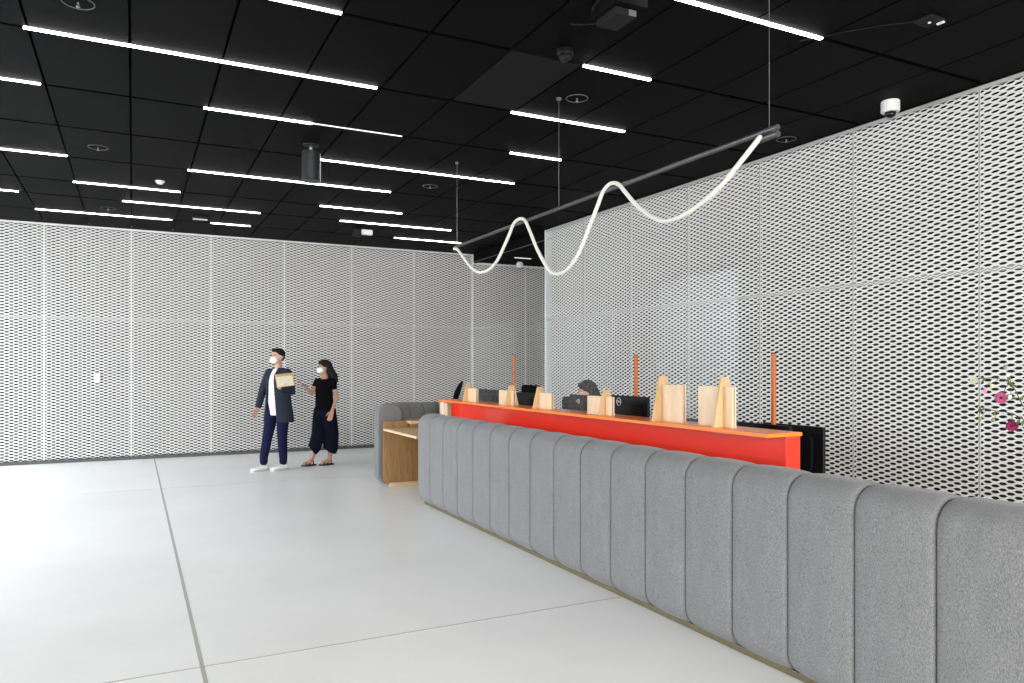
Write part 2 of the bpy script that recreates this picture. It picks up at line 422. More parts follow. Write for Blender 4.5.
# ------------------------------------------------------------------ ceiling lights
def led(x0, x1, y, label, mat='lamp', grp='linear ceiling lights', ext=0):
    t = thing('linear_ceiling_light', label, 'ceiling light', (x0, y, CEIL), 0, grp)
    L = x1-x0
    b = NB(); box(b, 0, L, -.02, .02, .002, .04); finish('housing', b, M['black_metal'], t)
    b = NB(); box(b, .004, L-.004, -.013, .013, -.010, .004, .003); finish('diffuser', b, M[mat], t)
    if ext:
        b = NB(); box(b, L, L+ext, -.004, .004, -.006, .004); finish('dim_glow_rail', b, M['lampdim'], t)['label'] = 'thin dim rail continuing the light'  # unlit rail given a faint glow of its own
    return t
lights = [
 (-.65, 1.75, 5.86, 'longest bright white line of light at the upper left of the ceiling'),
 (-1.82, -.65, 6.97, 'white line of light cut by the left edge, just below the longest upper left line'),
 (.54, 1.47, 6.98, 'white line of light that continues to the right as a thin dim rail'),
 (-1.22, -.62+0, 9.22, 'short white line of light left of the small white smoke detector'),
 (-.65, .54, 10.47, 'white line of light at left, just below the small white smoke detector'),
 (-1.9, -1.3, 11.36, 'short white line of light at the left edge just above the back wall'),
 (-1.24, .53, 12.51, 'white line of light nearest the back wall on the far left'),
 (-.13, 1.65, 11.38, 'white line of light second out from the back wall, above the small vent box'),
 (.55, 2.94, 9.26, 'long white line of light passing below the black cylinder on the ceiling'),
 (1.07, 1.67, 12.5, 'very short white line of light near the back wall, left of centre'),
 (1.78, 4.15, 8.15, 'long white line of light starting at the black cylinder and running right'),
 (2.31, 3.50, 10.49, 'white line of light above the small camera in the middle of the ceiling'),
 (2.82, 4.65, 11.42, 'white line of light just above and right of the small dark ceiling camera'),
 (4.03, 5.28, 12.5, 'faint white line of light beside the far end of the hanging bar'),
 (-.05, 1.18, 4.72, 'white line of light cut by the top edge, left of centre'),
 (2.98, 3.60, 4.73, 'short bright line of light at the corner of the plain grey ceiling panel'),
 (2.96, 4.17, 5.88, 'bright line of light at the lower corner of the grey panel, crossing the middle wire'),
 (3.51, 4.13, 7.0, 'short white line of light just above the hanging bar, left of the middle wire'),
 (2.70, 4.19, 3.61, 'brightest line of light at the top right, crossing the nearest wire'),
]
for i, (a, c_, y, lab) in enumerate(lights): led(a, c_, y, lab, ext=.86 if i == 2 else 0)
# more lights out of view, over and behind the camera
for a, c_, y in ((-3.2, -2.0, 5.86), (-4.4, -3.0, 9.2), (-3.6, -2.4, 3.6), (-2.2, -.9, 1.37), (.6, 1.8, .25), (3.0, 4.8, 1.37), (-3, -1.8, 12.5)):
    led(a, c_, y, 'white line of light outside the picture', grp='lights outside the picture')

# unseen lamps added behind the right wall to brighten the passage
for k, (px_, py_) in enumerate(((7.2, 11.6), (8.0, 12.4))):
    t = thing('linear_ceiling_light', 'added white line of light in the passage, outside the picture', 'ceiling light', (px_, py_, 3.58), 0, 'lights outside the picture')
    b = NB(); box(b, 0, 1.0, -.02, .02, .002, .02); finish('housing', b, M['black_metal'], t)
    b = NB(); box(b, .004, .996, -.03, .03, -.012, .004, .004); finish('diffuser', b, M['lamp'], t)
def speaker(x, y, label):
    t = thing('ceiling_speaker', label, 'ceiling speaker', (x, y, CEIL))
    b = NB(); lathe(b, [(.0, -.003), (.085, -.003), (.088, .004), (.0, .004)], seg=32); finish('grille', b, M['soffit'], t)
    b = NB()
    tube(b, [(.09*cos(2*pi*k/32), .09*sin(2*pi*k/32), -.004) for k in range(33)], .0035, 6); finish('rim', b, M['grey_plastic'], t, smooth=True)
    b = NB(); lathe(b, [(.006, -.035), (.012, -.03), (.006, -.02), (.006, 0)], seg=12); finish('sprinkler_head', b, M['silver'], t)
    return t
speaker(-.302, 5.309, 'thin round ceiling disc at the very top left, cut by the top edge')
speaker(-.319, 8.72, 'small round ceiling disc at left between the second and third light rows')
speaker(-.316, 12.0, 'small round ceiling disc near the back wall at the far left')
speaker(3.279, 8.74, 'small round ceiling disc left of the far hanging wire')
speaker(3.299, 5.33, 'round ceiling disc beside the top of the middle hanging wire')
speaker(5.725, 5.36, 'round ceiling disc just right of the near end of the hanging bar')
# smoke detector, vent, domes
b = NB(); lathe(b, [(.0, -.04), (.03, -.038), (.05, -.015), (.055, 0), (0, 0)], seg=24)
tag(finish('smoke_detector', b, M['white_plastic'], loc=(.289, 9.97, CEIL), smooth=True), 'small white smoke detector on the ceiling at left', 'smoke detector')
t = thing('ceiling_sensor', 'small dark rectangular box with pale edge on the ceiling above the left back wall', 'sensor', (.885, 12.02, CEIL))
b = NB(); box(b, -.10, .10, -.04, .04, -.05, 0, .004); finish('body', b, M['black_plastic'], t)
b = NB(); box(b, -.10, .10, -.045, -.035, -.07, -.045, .003); finish('lower_edge', b, M['silver'], t)
t = thing('motion_detector', 'grey dome detector on the ceiling between the grey panel and the projector box', 'detector', (2.724, 4.56, CEIL))
b = NB(); lathe(b, [(.0, 0), (.06, 0), (.06, -.03), (.055, -.04), (0, -.04)][::-1], seg=28); finish('base', b, M['black_plastic'], t, smooth=False)
b = NB(); lathe(b, [(.0, -.085), (.025, -.08), (.042, -.062), (.046, -.04), (0, -.04)], seg=28); finish('dome', b, M['darkgrey'], t, smooth=True)
# projector box at top
t = thing('ceiling_projector', 'flat dark box fixed under the ceiling at the top centre with a pale end', 'projector', (2.65, 3.825, CEIL), 0)
b = NB(); box(b, -.11, .12, -.16, .12, -.08, -.002, .006); finish('bracket', b, M['soffit'], t)
b = NB(); box(b, -.076, .076, -.105, .105, -.122, -.08, .004); finish('body', b, M['darkgrey'], t)
b = NB(); box(b, .018, .070, -.110, -.104, -.118, -.084, .001); finish('end_cap', b, M['silver'], t)
b = NB(); tube(b, [(-.10, .08, -.04), (-.14, .05, -.06), (-.15, .02, -.04), (-.13, -.05, -.01)], .005, 8); finish('cable', b, M['darkgrey'], t)
b = NB(); tube(b, [(-.03, .10, -.09), (-.07, .25, -.05), (-.10, .36, -.008)], .004, 8); finish('cable', b, M['darkgrey'], t)
# plate with cable top right
t = thing('junction_plate', 'small dark square plate with a white spot on the ceiling at upper right', 'ceiling plate', (4.578, 3.10, CEIL), 0)
b = NB(); box(b, -.07, .07, -.06, .06, -.02, 0, .004); finish('plate', b, M['darkgrey'], t)
b = NB(); ball(b, (0, 0, -.022), (.01, .01, .006)); finish('white_lens', b, M['white_plastic'], t)
b = NB(); box(b, .055, .075, -.055, -.01, -.03, -.016, .002); finish('white_tab', b, M['white_plastic'], t)
b = NB(); tube(b, [(-.07, .05, -.01), (-.2, .18, -.006), (-.34, .36, -.006), (-.5, .6, -.006)], .003, 6); finish('cable', b, M['darkgrey'], t)
# dome cameras
def dome_cam(x, y, z, label, s=1.0, m='white_plastic'):
    t = thing('dome_camera', label, 'security camera', (x, y, z))
    b = NB(); lathe(b, [(0, -.085*s), (.058*s, -.085*s), (.064*s, -.078*s), (.064*s, -.006*s), (.058*s, 0), (0, 0)], seg=32); finish('housing', b, M[m], t, smooth=False)
    b = NB(); lathe(b, [(0, -.125*s), (.02*s, -.121*s), (.035*s, -.108*s), (.04*s, -.085*s), (0, -.085*s)], seg=28); finish('dome', b, M['black_gloss'], t, smooth=True)
dome_cam(5.69, 4.20, CEIL, 'white dome security camera above the top of the right mesh wall', 1.15)
t = thing('dome_camera', 'white cylindrical camera under the low black ceiling of the passage', 'security camera', (6.84, 13.2, 3.58))
b = NB(); lathe(b, [(0, -.11), (.065, -.11), (.07, -.10), (.07, -.03), (.05, -.02), (.05, 0), (0, 0)], seg=28); finish('housing', b, M['white_plastic'], t)
t = thing('passage_light', 'short pale light strip on the low black ceiling of the passage', 'ceiling light', (6.66, 12.85, 3.58))
b = NB(); box(b, -.22, .12, -.25, -.21, -.02, -.002); finish('diffuser', b, M['lampdim'], t); b = NB(); box(b, -.24, .14, -.26, -.20, -.012, .004); finish('housing', b, M['grey_plastic'], t)
t = thing('bullet_camera', 'small dark ceiling camera with a white front, left of the hanging bar', 'security camera', (3.30, 11.87, CEIL))
b = NB(); box(b, -.03, .15, -.06, .03, -.11, -.03, .008); finish('body', b, M['white_plastic'], t)
b = NB(); box(b, -.16, -.03, -.05, .05, -.14, -.03, .01); tube(b, [(0, 0, 0), (0, 0, -.04)], .02, 10); finish('mount', b, M['black_plastic'], t)
# black cylinder
t = thing('cylinder_spotlight', 'black cylinder fixture hanging from the ceiling with a white highlight painted along one edge', 'spotlight', (1.60, 7.66, CEIL))
b = NB(); lathe(b, [(0, -.37), (.086, -.37), (.091, -.363), (.091, -.075), (.086, -.07), (0, -.07)], seg=40); finish('housing', b, M['black_metal'], t, smooth=False)
b = NB(); tube(b, [(0, 0, 0), (0, 0, -.075)], .018, 14); finish('stem', b, M['silver'], t, smooth=True)
b = NB(); lathe(b, [(0, -.012), (.075, -.012), (.08, 0), (0, 0)], seg=30); finish('ceiling_plate', b, M['black_plastic'], t)
b = NB(); box(b, .084, .096, -.010, .010, -.365, -.08, .002); finish('edge_highlight', b, M['white_plastic'], t)  # white strip stands in for the highlight down the cylinder's edge
# wall plate on back wall
b = NB(); box(b, -.045, .045, -.02, 0, -.075, .075, .008)
tag(finish('wall_reader', b, M['white_plastic'], loc=(-.512, YB-.008, 1.33)), 'small white box fixed on the left mesh wall', 'wall box')

# ------------------------------------------------------------------ hanging rope lamp
t = thing('rope_pendant_lamp', 'wavy white light tube draped over a long dark bar hung on wires', 'pendant lamp', (3.165, 5.33, 2.82))
ox, oy, oz = 3.165, 5.33, 2.82
b = NB(); tube(b, [(0, 3.02-oy, 0), (0, 7.66-oy, 0)], .0155, 16); finish('bar', b, M['bar'], t, smooth=False)
for y, zz in ((3.085, .02), (5.40, .02), (7.60, .02)):
    b = NB(); tube(b, [(0, y-oy, .012), (0, y-oy, CEIL-oz)], .0018, 6); w = finish('wire', b, M['silver'], t)
    b = NB(); lathe(b, [(0, -.02), (.02, -.018), (.022, 0), (0, 0)], (0, y-oy, CEIL-oz), 16); finish('ceiling_cup', b, M['grey_plastic'], w)
# tube path: y,z on the hanging plane; wraps behind the bar at the two crests
TP = [(3.135, 2.79, 0), (3.165, 2.77, 0), (3.27, 2.70, 0), (3.47, 2.575, 0), (3.72, 2.487, 0), (3.90, 2.462, 0), (4.05, 2.486, 0), (4.27, 2.615, 0), (4.42, 2.745, .0), (4.51, 2.825, .028), (4.61, 2.852, .034), (4.71, 2.815, .03), (4.78, 2.73, .03),
      (4.845, 2.65, .01), (4.95, 2.52, 0), (5.06, 2.395, 0), (5.2, 2.305, 0), (5.34, 2.272, 0), (5.51, 2.31, 0), (5.715, 2.50, 0), (5.87, 2.70, .01), (5.97, 2.82, .03), (6.08, 2.85, .034), (6.19, 2.825, .03), (6.30, 2.725, .01),
      (6.52, 2.545, 0), (6.70, 2.47, 0), (6.86, 2.455, 0), (7.03, 2.478, 0), (7.235, 2.575, 0), (7.42, 2.70, 0), (7.52, 2.765, 0), (7.58, 2.79, 0), (7.63, 2.797, 0)]
def catmull(P, n=6):
    out = []
    P = [Vector(p) for p in P]
    for i in range(len(P)-1):
        p0, p1, p2, p3 = P[max(0, i-1)], P[i], P[i+1], P[min(len(P)-1, i+2)]
        for k in range(n):
            t_ = k/n
            out.append(.5*((2*p1)+(p2-p0)*t_+(2*p0-5*p1+4*p2-p3)*t_*t_+(3*p1-p0-3*p2+p3)*t_**3))
    out.append(P[-1]); return out
pts = catmull([(-x_-.0 if False else -x_*0 + (-.02 if 1 else 0) + (-x_*.0), y-oy, z-oz) for y, z, x_ in TP])
b = NB(); tube(b, pts, .015, 14, round_ends=True); finish('light_tube', b, M['rope'], t, smooth=True)
b = NB(); tube(b, [(0, 3.02-oy, -.036), (0, 3.17-oy, -.036)], .019, 14); box(b, -.012, .012, 3.03-oy, 3.05-oy, -.036, 0); finish('end_clamp', b, M['bar'], t, smooth=False)
b = NB(); tube(b, [(0, 7.58-oy, -.03), (0, 7.66-oy, -.03)], .019, 14); finish('end_clamp', b, M['bar'], t)

# ------------------------------------------------------------------ upholstered benches
def pad(P, s0, s1, half, z0, z1, rad, parent, mat, label=None):
    """one padded channel: a rounded box section swept from s0 to s1 along P(s)->(x,y,nx,ny)"""
    L = s1-s0
    offs = [(0, .032), (.002, .018), (.007, .009), (.018, .003), (.04, 0)]
    st = [(a, i) for a, i in offs] + [(L*.5, -.002)] + [(L-a, i) for a, i in offs[::-1]]
    if L > .2: st = [(a, i) for a, i in offs] + [(L*.25, -.0035), (L*.5, -.005), (L*.75, -.0035)] + [(L-a, i) for a, i in offs[::-1]]
    bm = NB(); rows = []
    for a, ins in st:
        x, y, nx, ny = P(s0+a)
        ring = rrect(-half+ins, half-ins, z0+ins, z1-ins, max(.02, rad-ins), 8)
        rows.append([bm.verts.new((x+nx*p, y+ny*p, q)) for p, q in ring])
    n = len(rows[0])
    for r0, r1 in zip(rows, rows[1:]):
        for k in range(n): bm.faces.new((r0[k], r0[(k+1) % n], r1[(k+1) % n], r1[k]))
    bm.faces.new(rows[0]); bm.faces.new(rows[-1][::-1])
    o = finish('padded_panel', bm, mat, parent, smooth=True)
    for f in o.data.polygons:
        if len(f.vertices) > 8: f.use_smooth = False
    return o
desk = thing('upholstered_counter_front', 'long grey wool counter front of tall rounded padded channels, nearest and right', 'counter front', (2.935, 4.3, 0))
bx0, by0 = 2.935, 4.3
# pads are modelled in world coordinates and shifted to the thing's base
def Pn(s): return (0.0, s-by0, -1.0, 0.0)
SP = .3725; YT = 7.83
for k in range(19):
    pad(Pn, YT-SP*(k+1), YT-SP*k, .145, .018, .985, .12, desk, M['fab'])
b = NB(); box(b, 2.845-bx0, 3.05-bx0, .78-by0, 7.76-by0, 0, .035, .003); finish('plinth', b, M['olive'], desk)
b = NB(); box(b, 2.9-bx0, 3.03-bx0, .80-by0, 7.80-by0, .035, .90); finish('core', b, M['olive'], desk)

far = thing('padded_booth_wall', 'far grey wool padded wall curving round the end of the wooden counter', 'padded wall', (2.89, 9.12, 0))
st_len, R_ = .06, .35
def Pf(s):
    # local coordinates from (2.89, 9.12)
    if s < st_len: return (0, s, -1, 0)
    a = (s-st_len)/R_
    if a < pi/2:
        return (R_-R_*cos(a), st_len+R_*sin(a), -cos(a), sin(a))
    return (R_+(s-st_len-R_*pi/2), st_len+R_, 0, 1)
cuts = [0, .06+.183, .06+.366, .06+.55] + [.61+.20*k for k in range(1, 4)]
for a, c_ in zip(cuts, cuts[1:]): pad(Pf, a, c_, .165, .03, 1.03, .13, far, M['fab2'])

# wooden low counter at the far end
cn = thing('wooden_low_counter', 'light oak low counter with open knee space beyond the grey padded front', 'counter', (2.9, 8.5, 0))
def W(bm, x0, x1, y0, y1, z0, z1, bev=.002): box(bm, x0-2.9, x1-2.9, y0-8.5, y1-8.5, z0, z1, bev)
b = NB(); W(b, 2.786, 3.44, 7.86, 9.07, .705, .735); finish('worktop', b, M['oak_top'], cn)
poly = [(3.06, .03), (2.786+.09, .03)] + [(2.786+.09-.09*sin(radians(a)), .12-.09*cos(radians(a))) for a in (20, 40, 60, 80, 90)] + [(2.786, .79)] + [(2.786+.03*(1-cos(radians(a))), .79+.03*sin(radians(a))) for a in (30, 60, 90)] + [(3.08, .82), (3.08, .82), (3.44, .82), (3.44, .03)]
b = NB(); prism(b, [(p[0]-2.9, p[1]) for p in poly if p != (3.08, .82)], 'y', 9.07-8.5, 9.095-8.5); finish('end_panel', b, M['oak'], cn)
b = NB(); W(b, 3.42, 3.44, 7.90, 9.07, 0, .705); finish('back_panel', b, M['oak'], cn)
b = NB(); W(b, 3.09, 3.44, 8.93, 9.35, .79, .825); finish('raised_shelf', b, M['oak_top'], cn)
b = NB(); W(b, 3.095, 3.43, 8.935, 8.96, .735, .79); finish('upstand', b, M['oak'], cn)
b = NB(); W(b, 2.862, 3.42, 9.05, 9.09, 0, .05); finish('plinth', b, M['oak_top'], cn)
b = NB(); W(b, 3.09, 3.44, 7.87, 7.90, 0, .705); finish('side_panel', b, M['oak'], cn)

# orange reception desk
od = thing('orange_reception_desk', 'glossy red-orange reception desk with overhanging counter top', 'reception desk', (3.45, 5.9, 0))
def O(bm, x0, x1, y0, y1, z0, z1, bev=.002): box(bm, x0-3.45, x1-3.45, y0-5.9, y1-5.9, z0, z1, bev)
b = NB(); O(b, 3.30, 3.588, 3.235, 8.52, 1.086, 1.108); finish('counter_top', b, M['orange'], od)
b = NB(); O(b, 3.465, 3.485, 5.946, 8.505, .06, 1.086); finish('front_panel', b, M['red'], od)
b = NB(); O(b, 3.465, 3.485, 3.27, 5.943, .06, 1.086); finish('front_panel', b, M['red'], od)
b = NB(); O(b, 3.466, 3.585, 3.248, 3.27, .0, 1.086); finish('end_panel', b, M['red'], od)
b = NB(); O(b, 3.485, 3.585, 8.485, 8.505, .0, 1.086); finish('end_panel', b, M['red'], od)
b = NB(); O(b, 3.565, 3.585, 3.27, 8.485, .06, 1.086); finish('inner_panel', b, M['red'], od)
b = NB(); O(b, 3.34, 3.36, 8.46, 8.49, .735, 1.086); finish('bracket', b, M['frame'], od)['label'] = 'small white bracket under the far end of the counter top'
wt = thing('staff_worktop', 'pale staff worktop behind the red-orange desk', 'desk', (3.95, 5.9, 0))
b = NB(); box(b, 3.60-3.95, 4.28-3.95, .95-5.9, 8.5-5.9, .71, .74, .003); finish('worktop', b, M['frame'], wt)
for yy in (1.05, 3.4, 5.9, 8.3):
    for xx in (3.64, 4.2):
        b = NB(); box(b, xx-3.95, xx+.04-3.95, yy-5.9, yy+.04-5.9, 0, .71, .002); finish('leg', b, M['frame'], wt)
b = NB(); box(b, -.27, .27, -.13, .13, 0, 1.052, .003); box(b, -.262, .262, -.135, -.129, .05, .5, 0)
tag(finish('wooden_cabinet', b, M['ply'], loc=(3.75, 8.80, 0)), 'pale wooden cabinet standing behind the far end of the orange desk', 'cabinet')

# acrylic screens in plywood feet
def foot(y, dirn, big, plate, label, back=0.0):
    """fin across the screen, plate along it; dirn = +1 plate goes towards -y"""
    h, pl_h = (.325, .265) if big else (.205, .150)
    half_b, half_t = (.098, .032) if big else (.082, .028)
    t = thing('plywood_screen_foot', label, 'wooden screen foot', (3.45, y, 1.108), 0)
    b = NB(); prism(b, [(-half_b, 0), (half_b, 0), (half_b-.006, h*.05), (half_t, h), (-half_t, h), (-half_b+.006, h*.05)], 'y', -.009, .009); finish('fin', b, M['plyedge'], t)
    y0, y1 = plate
    for sx in (-1, 1):
        b = NB(); box(b, sx*.004 if sx > 0 else -.018, .018 if sx > 0 else -.004, y0-y, y1-y, 0, pl_h, .0015)
        if sx < 0 or True: finish('plate', b, M['ply'], t)
    return t
feet = [(7.93, 1, False, (7.70, 7.96), 'small pair of crossed plywood plates nearest the far end of the orange counter'),
        (6.84, 1, False, (6.77, 7.10), 'small crossed plywood foot just in front of the far orange post'),
        (6.24, 1, False, (6.00, 6.27), 'small crossed plywood foot on the counter below the end edge of the right mesh wall'),
        (5.12, 1, False, (5.03, 5.38), 'small crossed plywood foot between the two monitors that show logos'),
        (4.39, 1, True, (4.15, 4.42), 'large crossed plywood foot right of the monitor with the round logo'),
        (3.75, 1, True, (3.66, 3.985), 'large crossed plywood foot nearest the near end of the orange counter')]
for f_ in feet: foot(*f_)
for i, (y0, y1, zt, lab) in enumerate(((6.74, 7.95, 1.92, 'farthest clear acrylic screen, standing above the far end of the orange counter'),
                      (5.04, 6.27, 1.97, 'middle clear acrylic screen, in front of the seated person'),
                      (3.63, 4.47, 2.13, 'nearest clear acrylic screen, held by the two large plywood feet'))):
    b = NB(); box(b, -.0025, .0025, y0, y1, 1.1085, zt)
    tag(finish('acrylic_screen', b, M['acrylic'], loc=(3.45, 0, 0)), lab, 'clear screen')
# orange posts
for y, z, lab in ((3.81, 1.60, 'slim orange post behind the near end of the orange desk'), (5.40, 1.61, 'slim orange post rising behind the monitor with the round logo'), (7.77, 1.65, 'slim orange post seen through the farthest acrylic screen')):
    t = thing('orange_post', lab, 'post', (3.95, y, .74))
    b = NB(); box(b, -.0125, .0125, -.0125, .0125, .01, z-.74-.008, .002); finish('shaft', b, M['post'], t)
    b = NB(); box(b, -.013, .013, -.013, .013, z-.748, z-.74, .001); finish('cap', b, M['black_plastic'], t)
    b = NB(); box(b, -.05, .05, -.05, .05, 0, .01, .003); finish('base', b, M['black_plastic'], t)

# monitors: back towards -x
def monitor(x, y, w, ztop, label, h=.33, rotz=0, logo=None, stand=True, tilt=0):
    t = thing('computer_monitor', label, 'monitor', (x, y, .74), rotz)
    zt = ztop-.74; zb = zt-h
    b = NB()
    box(b, -.012, .012, -w/2, w/2, zb, zt, .004)
    r = rrect(-w*.34, w*.34, zb+.05, zt-.06, .03, 4); prism(b, r, 'x', -.03, -.011)
    s_ = finish('housing', b, M['black_plastic'], t)
    b = NB(); box(b, .012, .0135, -w/2+.012, w/2-.012, zb+.018, zt-.012); finish('screen', b, M['screen'], s_)
    b = NB(); box(b, -.045, -.028, -.03, .03, .01, zb+h*.5, .004); finish('stand_neck', b, M['black_plastic'], t)
    b = NB(); box(b, -.10, .07, -.11, .11, 0, .012, .004); finish('stand_base', b, M['black_plastic'], t)
    if logo == 'dell':
        b = NB(); cz = zt-.052; R0 = .032
        tube(b, [(0, R0*cos(2*pi*k/36), R0*sin(2*pi*k/36)) for k in range(37)], .0028, 6)
        o = finish('logo_ring', b, M['logo'], s_); o.location = (-.031, w*.10+.045, cz)
        cu = bpy.data.curves.new('logo_text', 'FONT'); cu.body = 'DELL'; cu.size = .022; cu.extrude = .0008
        cu.align_x = 'CENTER'; cu.align_y = 'CENTER'; cu.offset = .0006
        tmp = bpy.data.objects.new('logo_text', cu); COL.objects.link(tmp)
        dg = bpy.context.evaluated_depsgraph_get(); me = bpy.data.meshes.new_from_object(tmp.evaluated_get(dg))
        bpy.data.objects.remove(tmp); me.materials.clear(); me.materials.append(M['logo'])
        o = bpy.data.objects.new('logo_lettering', me); COL.objects.link(o); o.parent = s_
        o.location = (-.032, w*.10+.045, cz); o.rotation_euler = (radians(90), 0, radians(-90))
    if logo == 'squares':
        for k, (dy, dz, mm) in enumerate(((.011, .011, 'logo'), (-.011, .011, 'logo_y'), (.011, -.011, 'logo_y'), (-.011, -.011, 'logo'), (.034, 0, 'logo'))):
            b = NB(); box(b, -.0315, -.0300, dy-.0095, dy+.0095, dz-.0095, dz+.0095); o = finish('logo_square', b, M[mm], s_); o.location = (0, .05, zt-.06)
    return t
monitor(3.75, 8.06, .58, 1.235, 'dark monitor back between the two farthest plywood feet')
monitor(3.75, 7.10, .56, 1.225, 'dark monitor back just right of the far orange post')
monitor(3.75, 5.93, .50, 1.24, 'dark monitor back with a small square emblem below the seated person', logo='squares')
monitor(3.75, 5.23, .56, 1.255, 'black monitor back with a round ring logo', logo='dell')
monitor(3.78, 4.36, .48, 1.108, 'low black monitor whose top edge shows between the two large plywood feet')
m_ = monitor(3.75, 3.72, .50, 1.122, 'low black monitor behind the near end of the orange counter, its left one', h=.34)
m2 = monitor(3.97, 3.66, .52, 1.112, 'wide black monitor standing past the near end of the orange desk', h=.34)
b = NB(); box(b, -.0145, -.012, -.04, .02, .335, .347, .0008); finish('white_label', b, M['white_plastic'], m_)
b = NB(); box(b, -.0145, -.012, .02, .06, .318, .330, .0008); finish('white_label', b, M['white_plastic'], m2)

# office chairs
def office_chair(x, y, rotz, label, back_top=1.25, bw=.46):
    t = thing('office_chair', label, 'office chair', (x, y, 0), rotz)   # faces -x locally
    b = NB(); box(b, -.24, .22, -.24, .24, .42, .50, .03); finish('seat', b, M['blackcloth'], t, smooth=True)
    b = NB()
    prism(b, [(p[0], p[1]) for p in rrect(-bw/2, bw/2, .60, back_top, .06, 5)], 'x', .22, .27)
    finish('backrest', b, M['blackcloth'], t)
    b = NB(); tube(b, [(.1, 0, .41), (.26, 0, .42), (.30, 0, .55), (.28, 0, .75)], .018, 10); finish('back_support', b, M['black_plastic'], t)
    b = NB(); tube(b, [(0, 0, .10), (0, 0, .42)], .025, 14); finish('gas_column', b, M['silver'], t)
    for k in range(5):
        a = 2*pi*k/5+.3
        b = NB(); tube(b, [(0, 0, .11), (.16*cos(a), .16*sin(a), .095), (.29*cos(a), .29*sin(a), .07)], [.024, .02, .015], 10); l = finish('base_leg', b, M['black_plastic'], t)
        b = NB(); tube(b, [(.29*cos(a)-.02*sin(a), .29*sin(a)+.02*cos(a), .03), (.29*cos(a)+.02*sin(a), .29*sin(a)-.02*cos(a), .03)], .03, 14); finish('caster', b, M['black_plastic'], l)
    for s_ in (-1, 1):
        b = NB(); tube(b, [(.05, s_*.24, .46), (.05, s_*.29, .50), (.05, s_*.29, .66)], .014, 8); box(b, -.12, .14, s_*.29-.035, s_*.29+.035, .66, .69, .01); finish('armrest', b, M['black_plastic'], t)
    return t
office_chair(4.68, 9.15, 0, 'black office chair showing behind the second farthest plywood foot', 1.25, .52)
office_chair(4.75, 8.12, radians(8), 'black office chair with low rounded back behind the middle acrylic screen', 1.12, .40)
office_chair(4.72, 7.20, 0, 'black office chair the seated person sits on', 1.0, .46)
t = office_chair(4.03, 10.23, radians(-25), 'dark office chair with tilted high back beyond the far end of the orange desk', .92, .36)
b = NB(); tube(b, [(-.02, 0, -.02), (.01, 0, .09), (.05, 0, .19), (.09, 0, .27)], [(.035, .07), (.045, .075), (.035, .06), (.015, .03)], 16, round_ends=False)
hr = finish('headrest', b, M['blackcloth'], t, smooth=True); hr.location = (.20, 0, 1.02)

# ------------------------------------------------------------------ people
def remesh(name, bm, mat, parent, voxel=.007, smooth_it=4):
    me = bpy.data.meshes.new('tmp'); bmesh.ops.recalc_face_normals(bm, faces=bm.faces); bm.to_mesh(me); bm.free()
    o = bpy.data.objects.new('tmp', me); COL.objects.link(o)
    m = o.modifiers.new('r', 'REMESH'); m.mode = 'VOXEL'; m.voxel_size = voxel; m.use_smooth_shade = True
    if smooth_it:
        s = o.modifiers.new('s', 'SMOOTH'); s.iterations = smooth_it; s.factor = .5
    dg = bpy.context.evaluated_depsgraph_get()
    me2 = bpy.data.meshes.new_from_object(o.evaluated_get(dg))
    bpy.data.objects.remove(o)
    me2.name = name; me2.materials.clear(); me2.materials.append(mat)
    for p in me2.polygons: p.use_smooth = True
    r = bpy.data.objects.new(name, me2); COL.objects.link(r); r.parent = parent
    return r
def jt(bm, pts, rad, seg=14): tube(bm, pts, rad, seg, round_ends=True)
def loft(bm, rows, seg=28, a0=0, a1=360, thick=None):
    """rows: (cx, cy, z, rx, ry). full closed loft, or an open shell with thickness"""
    R = []
    if thick is None:
        for cx, cy, z, rx, ry in rows:
            R.append([bm.verts.new((cx+rx*cos(2*pi*k/seg), cy+ry*sin(2*pi*k/seg), z)) for k in range(seg)])
        for r0, r1 in zip(R, R[1:]):
            for k in range(seg): bm.faces.new((r0[k], r0[(k+1) % seg], r1[(k+1) % seg], r1[k]))
        bm.faces.new(R[0][::-1]); bm.faces.new(R[-1])
    else:
        for row in rows:
            cx, cy, z, rx, ry = row[:5]; b0, b1 = (row[5], row[6]) if len(row) > 5 else (a0, a1)
            A, B = [], []
            for k in range(seg+1):
                a = radians(b0+(b1-b0)*k/seg)
                A.append(bm.verts.new((cx+rx*cos(a), cy+ry*sin(a), z))); B.append(bm.verts.new((cx+(rx-thick)*cos(a), cy+(ry-thick)*sin(a), z)))
            R.append((A, B))
        for (A0, B0), (A1, B1) in zip(R, R[1:]):
            for k in range(seg):
                bm.faces.new((A0[k], A0[k+1], A1[k+1], A1[k])); bm.faces.new((B0[k+1], B0[k], B1[k], B1[k+1]))
            bm.faces.new((A0[0], A1[0], B1[0], B0[0])); bm.faces.new((A0[seg], B0[seg], B1[seg], A1[seg]))
        for A, B in (R[0], R[-1]):
            for k in range(seg): bm.faces.new((A[k], B[k], B[k+1], A[k+1]))
